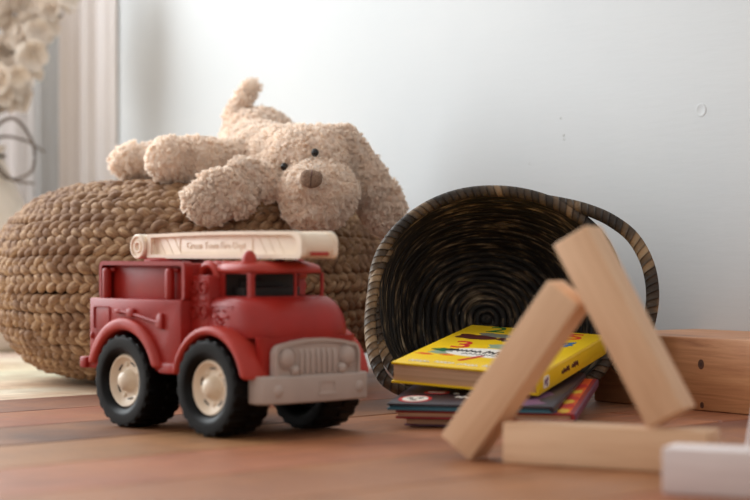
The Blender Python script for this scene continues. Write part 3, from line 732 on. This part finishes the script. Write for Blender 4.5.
ty, hb, hs = tyre(), hub(), hubslot()
for sx in (-1, 1):
    for sd in (-1, 1):
        o = link('tyre', ty, truck); o.location = (sx*WX, sd*(.0785-tw_/2), WZ); o.rotation_euler = (PI/2 if sd < 0 else -PI/2, .4*sx+.2, 0)
        h = link('hub', hb, o)
        for kq in range(5): q = link('hub_slot', hs, o); q.rotation_euler = (0, 0, kq*2*PI/5+.3+PI/5)
# ladder
lt = MB()
LE = .138
lo_ = [(-.100, .1650), (LE-.006, .1652)]+arc(LE-.010, .1755, .0100, -PI/2*.85, 0, 6)+arc(LE-.012, .1770, .0120, 0, PI/2, 8)+[(.060, .1904), (.0, .1904), (-.060, .1898), (-.100, .1888)]
lt.prism(lo_, -.0175, .0175, 'xz', .001); ladder = lt.build('ladder', 'cream_plastic', truck)
def lad_outline(x0, x1, z0, z1, rb, rt):
    top = [(x1-rt-(x1-rt-x0)*i/8, z1+.0012*math.sin(PI*i/8)-.0012*(i/8)) for i in range(1, 9)]
    bot = [(x0+(x1-rb-x0)*i/8, z0) for i in range(0, 8)]
    return bot+arc(x1-rb, z0+rb, rb, -PI/2, 0, 7)+arc(x1-rt, z1-rt, rt, 0, PI/2, 9)+top
outer_l = lad_outline(-.100, LE, .1645, .1900, .006, .011)
inner_l = lad_outline(-.094, LE-.005, .1685, .1866, .005, .0125)
for sd in (-1, 1):
    m = MB(); m.ring(outer_l, inner_l, sd*.0165, sd*.0225); m.build('ladder_rail', 'cream_plastic', ladder, True, .6)
    for xa in list(np.arange(-.088, -.060, .013))+list(np.arange(.070, .105, .013)):
        m = MB(); m.tube([(xa, sd*.0172, .1858), (xa+.012, sd*.0172, .1690)], .0008, 6); m.build('ladder_brace', 'cream_plastic', ladder)
    m = MB(); m.ring(rrect(-.052, .1705, .062, .1845, .002), rrect(-.0512, .1713, .0612, .1837, .0015), sd*.0174, sd*.0182); m.build('name_panel', 'cream_plastic', ladder)
    me = text_mesh('Green Town Fire Dept', .0098, 'cream_plastic', .0004, 'lettering'); o = link('lettering', me, ladder)
    o.location = (.005, sd*.0177, .1770); o.rotation_euler = (PI/2, 0, 0 if sd < 0 else PI)
    m = MB(); mt = Matrix.Translation((-.1130, sd*.0215, .1765)) @ Matrix.Rotation(-sd*PI/2, 4, 'X')
    m.lathe([(.0125, -.008), (.0125, .0035), (.0115, .0045), (.0100, .0045), (.0092, .0028), (.0066, .0028), (.0060, .0040), (.0042, .0040), (.0034, .0020), (0, .0020)], 36, mt); m.build('pivot_disc', 'cream_plastic', ladder)
m = MB(); m.lathe([(.0115, -.022), (.0115, .022)], 30, Matrix.Translation((-.1130, 0, .1765)) @ Matrix.Rotation(PI/2, 4, 'X'))
m.prism([(-.113, .1665), (-.095, .1640), (-.088, .1640), (-.094, .1800), (-.099, .1880), (-.113, .1880)], -.0205, .0205, 'xz', .001); m.build('ladder_pivot', 'cream_plastic', ladder)
m = MB(); m.rbox((LE-.0005, 0, .1690), (.002, .022, .0035), .0008); m.build('ladder_tip_slot', 'red_pale', ladder)
m = MB(); m.lathe([(.030, 0), (.030, .004), (.027, .0058), (0, .0058)], 36, Matrix.Translation((-.085, 0, .1595))); m.build('turntable', 'red_plastic', truck)

# ================================================================== BASKET lying on its side, mouth toward the camera
bc = Vector((.1345, 2.050, .1225)); tilt = math.radians(14)
bd = Vector((0.0, math.cos(tilt), -math.sin(tilt))); bu = Vector((0, math.sin(tilt), math.cos(tilt))); bx_ = Vector((1, 0, 0))
basket = thing('seagrass_basket', 'black and tan coiled seagrass basket tipped on its side, open toward the books', 'basket', (bc.x, bc.y, 0))
bo_ = -Vector((bc.x, bc.y, 0))
def bpt(u, v, d): return bc+bo_+bx_*u+bu*v+bd*d
A0, B0, A1, B1, DEP = .1335, .1175, .094, .086, .185
def ring_path(a, b, d, cv=0, n=110, wob=0.):
    ph_ = rng.uniform(0, 6)
    return [tuple(bpt((a+wob*math.sin(3*t+ph_))*math.copysign(abs(math.cos(t))**(.93 if math.sin(t) > 0 else .78), math.cos(t)), (b+wob*math.cos(4*t+ph_))*math.copysign(abs(math.sin(t))**(.93 if math.sin(t) > 0 else .70), math.sin(t))+cv, d)) for t in np.linspace(0, 2*PI, n, endpoint=False)]
nr = 25
def coil(path, rad, name='coil', mat='basket_coil', seg=8, flat=1.):
    m = MB(); m.tube(path, rad, seg, True, up=tuple(bd), flat=flat); return m.build(name, mat, basket, True, None)
zlow = lambda b: 0
for i in range(1, nr+1):
    s_ = i/nr; e = s_**1.35
    a = A0+(A1-A0)*e; b = B0+(B1-B0)*e; cv = -(B0-b)+DEP*s_*math.tan(tilt)*.98
    coil(ring_path(a, b, DEP*s_, cv, wob=.0010), .0047)
cvb = -(B0-B1)+DEP*math.tan(tilt)*.98
nb2 = 11
for i in range(nb2):
    q_ = 1-(i+.7)/nb2
    coil(ring_path(A1*q_+.001, B1*q_+.001, DEP+.002, cvb, n=max(24, int(100*q_)), wob=.0004), .0046)
rim = MB(); rim.tube(ring_path(A0+.002, B0+.002, -.002, n=160, wob=.0012), .0066, 12, True, up=tuple(bd)); rim.build('rim', 'basket_rim', basket, True, None)
k1 = .0011
def handle(pts, rad):
    P = smoothpath([tuple(bpt(u*k1, v*k1, d)) for u, v, d in pts], 90); m = MB(); n_ = len(P)
    m.tube(P, np.full(n_, rad)*(1+.12*np.exp(-((np.arange(n_)/n_-.5)*4)**2)), 12, up=tuple(bd)); return m.build('handle', 'basket_rim', basket, True, None)
handle([(48, 101, .002), (68, 97, .0), (92, 89, -.006), (116, 77, -.010), (138, 58, -.012), (152, 30, -.012), (156, -2, -.010), (150, -34, -.006), (137, -58, .0), (118, -76, .004)], .0068)
handle([(-108, 50, .002), (-121, 20, -.004), (-126, -10, -.010), (-127, -40, -.018), (-123, -66, -.024), (-114, -88, -.026), (-98, -99, -.022), (-80, -101, -.012), (-64, -100, -.002)], .0060)

# ================================================================== BOOKS
def squiggle(m, x0, y0, wd, ht, n, z, rad, seed):
    r_ = random.Random(seed); pts = []
    for i in range(n*2+1): pts.append((x0+wd*i/(n*2), y0+(ht/2 if i % 2 else -ht/2)*r_.uniform(.4, 1.1), z))
    m.tube(smoothpath(pts, n*12), rad, 5, flat=1)
def book(name, label, w_, l_, t_, cover, pages='pages', spine_right=True, ct=.0016, edge=None, board=True):
    """local origin: front left bottom corner; spine on +x side"""
    b = thing(name, label, 'book', group='children\'s books in front of the basket')
    m = MB(); m.rbox((w_/2, l_/2, t_-ct/2), (w_, l_, ct), .0006); top = m.build('front_cover', cover, b)
    m = MB(); m.rbox((w_/2, l_/2, ct/2), (w_, l_, ct), .0006); bot = m.build('back_cover', edge or cover, b)
    m = MB(); m.rbox((w_/2-.001, l_/2, t_/2), (w_-.0055, l_-.005, t_-2*ct+.0002), .0003); m.build('page_block', pages, b)
    sp = MB(); h = t_/2
    sp.prism([(w_-.0018, .0003), (w_+.0006, .0014), (w_+.0012, h), (w_+.0006, t_-.0014), (w_-.0018, t_-.0003), (w_-.0030, h)], 0, l_, 'xz', .0004); s_ = sp.build('spine', cover, b)
    return b, top, s_
def disc(parent, mat, x, y, rx, ry, z, name='print', rot=0, n=28, lab=None):
    m = MB(); m.prism([(x+rx*math.cos(a)*math.cos(rot)-ry*math.sin(a)*math.sin(rot), y+rx*math.cos(a)*math.sin(rot)+ry*math.sin(a)*math.cos(rot)) for a in np.linspace(0, 2*PI, n, endpoint=False)], z-.0002, z, 'xy'); return m.build(name, mat, parent, False)
def blobp(parent, mat, x, y, r, z, seed, sx=1., sy=1., name='print'):
    r_ = random.Random(seed); ph = [r_.uniform(0, 6) for _ in range(3)]
    m = MB(); m.prism([(x+sx*r*(1+.18*math.sin(3*a+ph[0])+.1*math.sin(5*a+ph[1]))*math.cos(a), y+sy*r*(1+.18*math.sin(2*a+ph[2])+.1*math.sin(7*a))*math.sin(a)) for a in np.linspace(0, 2*PI, 36, endpoint=False)], z-.0002, z, 'xy'); return m.build(name, mat, parent, False)
def glyph(parent, s, mat, x, y, z, size, rz=0):
    o = link('number_print', text_mesh(s, size, mat, .0002, 'number_print'), parent); o.location = (x, y, z); o.rotation_euler = (0, 0, rz); return o
YW, YL, YT = .1556, .2327, .0213
yb_, ytop, ysp = book('picture_book', 'thick yellow picture book with red numbers, topmost in the stack', YW, YL, YT, 'yellow_cover', ct=.0023)
yb_.location = (.0161, 1.8629, .0395)
Rz = Matrix.Rotation(-.4111, 3, 'Z') @ Matrix.Rotation(.1264, 3, 'X') @ Matrix.Rotation(.0579, 3, 'Y'); yb_.rotation_euler = Rz.to_euler()
zt = YT+.0002
disc(ytop, 'ink_white', .074, .082, .046, .024, zt, 'title_bubble', .08)
m = MB(); squiggle(m, .036, .084, .030, .012, 6, zt+.0002, .0006, 1); squiggle(m, .070, .084, .036, .014, 7, zt+.0002, .0007, 2); squiggle(m, .050, .070, .045, .006, 8, zt+.0002, .0004, 9); m.build('title_lettering', 'ink_black', ytop)
m = MB()
for i in range(5): squiggle(m, .014+i*.026, .016+.002*(i % 2), .021, .008, 5, zt, .0007, 20+i)
m.build('author_lettering', 'ink_white', ytop)
glyph(ytop, '3', 'ink_red', .033, .115, zt, .052, .12); glyph(ytop, '1', 'ink_red', .066, .048, zt, .050, -.45); glyph(ytop, '2', 'ink_green', .038, .212, zt, .046, .1)
glyph(ytop, '5', 'ink_red', .128, .205, zt, .046, .1); glyph(ytop, '4', 'ink_blue', .132, .160, zt, .042, -.1)
blobp(ytop, 'ink_brown', .029, .163, .018, zt, 3, 1.25, .8); blobp(ytop, 'ink_grey', .048, .180, .015, zt-.00005, 4, 1.5, .8); blobp(ytop, 'ink_brown', .060, .162, .006, zt+.00005, 5); blobp(ytop, 'ink_black', .066, .156, .005, zt+.00005, 14)
blobp(ytop, 'ink_green', .026, .082, .010, zt, 6, 1.2, .9); blobp(ytop, 'ink_black', .033, .086, .006, zt+.00005, 16); blobp(ytop, 'ink_sage', .026, .068, .010, zt-.00005, 7, 1.3, .7); blobp(ytop, 'ink_sage', .080, .122, .017, zt, 8, 1.3, .8); blobp(ytop, 'ink_grey', .098, .126, .008, zt, 15)
blobp(ytop, 'ink_blue', .112, .140, .007, zt, 12); blobp(ytop, 'ink_orange', .014, .055, .006, zt, 10, 1.5, .6); blobp(ytop, 'ink_orange', .038, .058, .005, zt, 11, 1.5, .6); blobp(ytop, 'ink_red', .088, .106, .004, zt+.0001, 13)
# spine print
m = MB(); m.prism(rrect(.012, .0045, .030, .0165, .004), YW+.0004, YW+.0015, 'yz'); m.build('spine_badge', 'ink_white', ysp, False)
m = MB(); m.ball((YW+.0014, .018, .0105), (.0005, .003, .003)); m.ball((YW+.0014, .0235, .0122), (.0005, .003, .0026)); m.ball((YW+.0014, .0235, .0075), (.0005, .0025, .0022)); m.build('spine_emblem', 'ink_mauve', ysp)
m = MB(); squiggle(m, 0, 0, .026, .006, 5, 0, .0007, 31); squiggle(m, .034, 0, .022, .006, 4, 0, .0007, 32); o = m.build('spine_lettering', 'ink_brown', ysp)
o.rotation_euler = (PI/2, 0, PI/2); o.location = (YW+.0014, .070, .0106)
def flatbook(name, label, loc, yaw, pitch, *a, **k_):
    b, t, s_ = book(name, label, *a, **k_); b.location = loc; b.rotation_euler = (Matrix.Rotation(yaw, 3, 'Z') @ Matrix.Rotation(pitch, 3, 'X')).to_euler(); return b, t, s_
NT_ = .0068
nb_, nt_, ns_ = flatbook('picture_book', 'thin dark navy picture book with red round stickers, just under the yellow book', (.0117, 1.800, .0172), math.radians(-15), math.radians(5.6), .163, .205, NT_, 'navy_cover', 'teal_edge', ct=.0022, edge='teal_edge')
z = NT_+.0003
disc(nt_, 'ink_red', .022, .026, .0165, .0185, z, 'sticker_ring'); disc(nt_, 'ink_white', .022, .026, .0130, .0150, z+.0001, 'sticker')
for xx, yy, rr in ((.017, .029, .003), (.027, .030, .003), (.022, .020, .0035)): blobp(nt_, 'ink_black', xx, yy, rr, z+.0002, int(xx*1e4), name='sticker_mark')
m = MB(); m.prism([(a, b) for a, b in rrect(.022, .056, .048, .074, .0085)], z-.0002, z, 'xy'); m.build('red_label', 'ink_red', nt_, False)
m = MB(); m.prism([(a, b) for a, b in rrect(.026, .061, .044, .069, .0038)], z, z+.0001, 'xy'); m.build('label_band', 'ink_white', nt_, False)
for i, (xx, yy) in enumerate(((.056, .060), (.068, .063), (.080, .060))): blobp(nt_, 'ink_white', xx, yy, .003, z, 40+i)
m = MB(); squiggle(m, .060, .040, .035, .006, 6, z, .0009, 50); m.build('title_lettering', 'ink_white', nt_)
blobp(nt_, 'ink_mauve', .135, .020, .016, z, 61, 1.0, .9); blobp(nt_, 'ink_mauve', .140, .060, .014, z, 62, .9, 1.3); blobp(nt_, 'ink_gold', .123, .040, .004, z, 63)
rb_, rt_, rs_ = flatbook('picture_book', 'red-edged picture book with an orange and yellow cover, second from the floor', (.0200, 1.8040, .0086), math.radians(-13), math.radians(5.6), .174, .205, .0080, 'red_cover', 'pages', ct=.0022)
z = .0083
for i, (x0_, x1_, mt) in enumerate(((.140, .152, 'navy_cover'), (.152, .156, 'ink_blue'), (.158, .170, 'ink_orange'))):
    m = MB(); m.rbox(((x0_+x1_)/2, .1025, z-.0001), (x1_-x0_, .200, .0004), 0); m.build('cover_band', mt, rt_, False)
for i, (xx, yy, mt) in enumerate(((.163, .012, 'ink_gold'), (.164, .040, 'ink_red'), (.161, .062, 'ink_gold'), (.164, .082, 'ink_red'), (.163, .12, 'ink_gold'), (.164, .155, 'ink_red'))): blobp(rt_, mt, xx, yy, .0085, z+.0003-.00001*i, 70+i, .7, 1.3)
m = MB(); m.rbox((.175, .1025, .004), (.0022, .203, .0078), .0008); m.build('spine_cloth', 'purple_cover', rb_)
flatbook('picture_book', 'thin purple picture book with cream pages, lowest in the stack', (.0285, 1.8150, .0008), math.radians(-14), math.radians(5.4), .152, .200, .0076, 'purple_cover', 'pages', ct=.0013)

# ================================================================== WOODEN BUILDING BLOCKS
BL, BW = .166, .033
def blockmesh(): m = MB(); m.rbox((0, 0, 0), (BL, BW, BW), .0016, seg=2); return m
be = Vector((.875, -.484, 0)).normalized(); bn = Vector((.484, .875, 0)).normalized(); byaw = math.atan2(be.y, be.x); fl0 = Vector((.1026, 1.494, 0))
def block(mat, label, a, z, ang_, org=fl0, yaw=byaw, L=BL, dy=0., group='plain wooden building blocks'):
    """a, z: lower corner (lying: front left bottom) in the block's upright plane; ang_: tilt of the long axis"""
    e = Vector((math.cos(yaw), math.sin(yaw), 0)); n_ = Vector((-e.y, e.x, 0))
    ax = e*math.cos(ang_)+Vector((0, 0, math.sin(ang_))); pp = -e*math.sin(ang_)+Vector((0, 0, math.cos(ang_)))
    if ang_ > PI/2: pp = -pp
    c = org+e*a+Vector((0, 0, z))+ax*(L/2)+pp*(BW/2)+n_*(BW/2+dy)
    m = MB(); m.rbox((0, 0, 0), (L, BW, BW), .0016, seg=2); o = m.build('wooden_block', mat, None, True, .5, label=label, category='block', group=group)
    o.location = c; o.rotation_euler = Matrix((ax, n_, ax.cross(n_))).transposed().to_euler(); return o
block('block_wood', 'plain wooden block lying flat as the base of the block triangle', 0, 0, 0, L=.172)
block('block_wood', 'plain wooden block leaning right, foot on the floor, left side of the triangle', -.0295, .0, math.radians(53.3), L=.160)
block('block_wood', 'plain wooden block leaning left, foot on the flat block, right side of the triangle', .1235, .0335, math.radians(119.2), L=.163)
block('white_wood', 'white block lying flat in the near right corner', 0, 0, 0, Vector((.2015, 1.300, 0)), math.radians(-24), L=.166, group='white blocks')
block('white_wood', 'white block standing tilted at the right edge behind the flat white block', 0, 0, math.radians(80), Vector((.3250, 1.462, 0)), math.radians(-10), L=.120, group='white blocks')
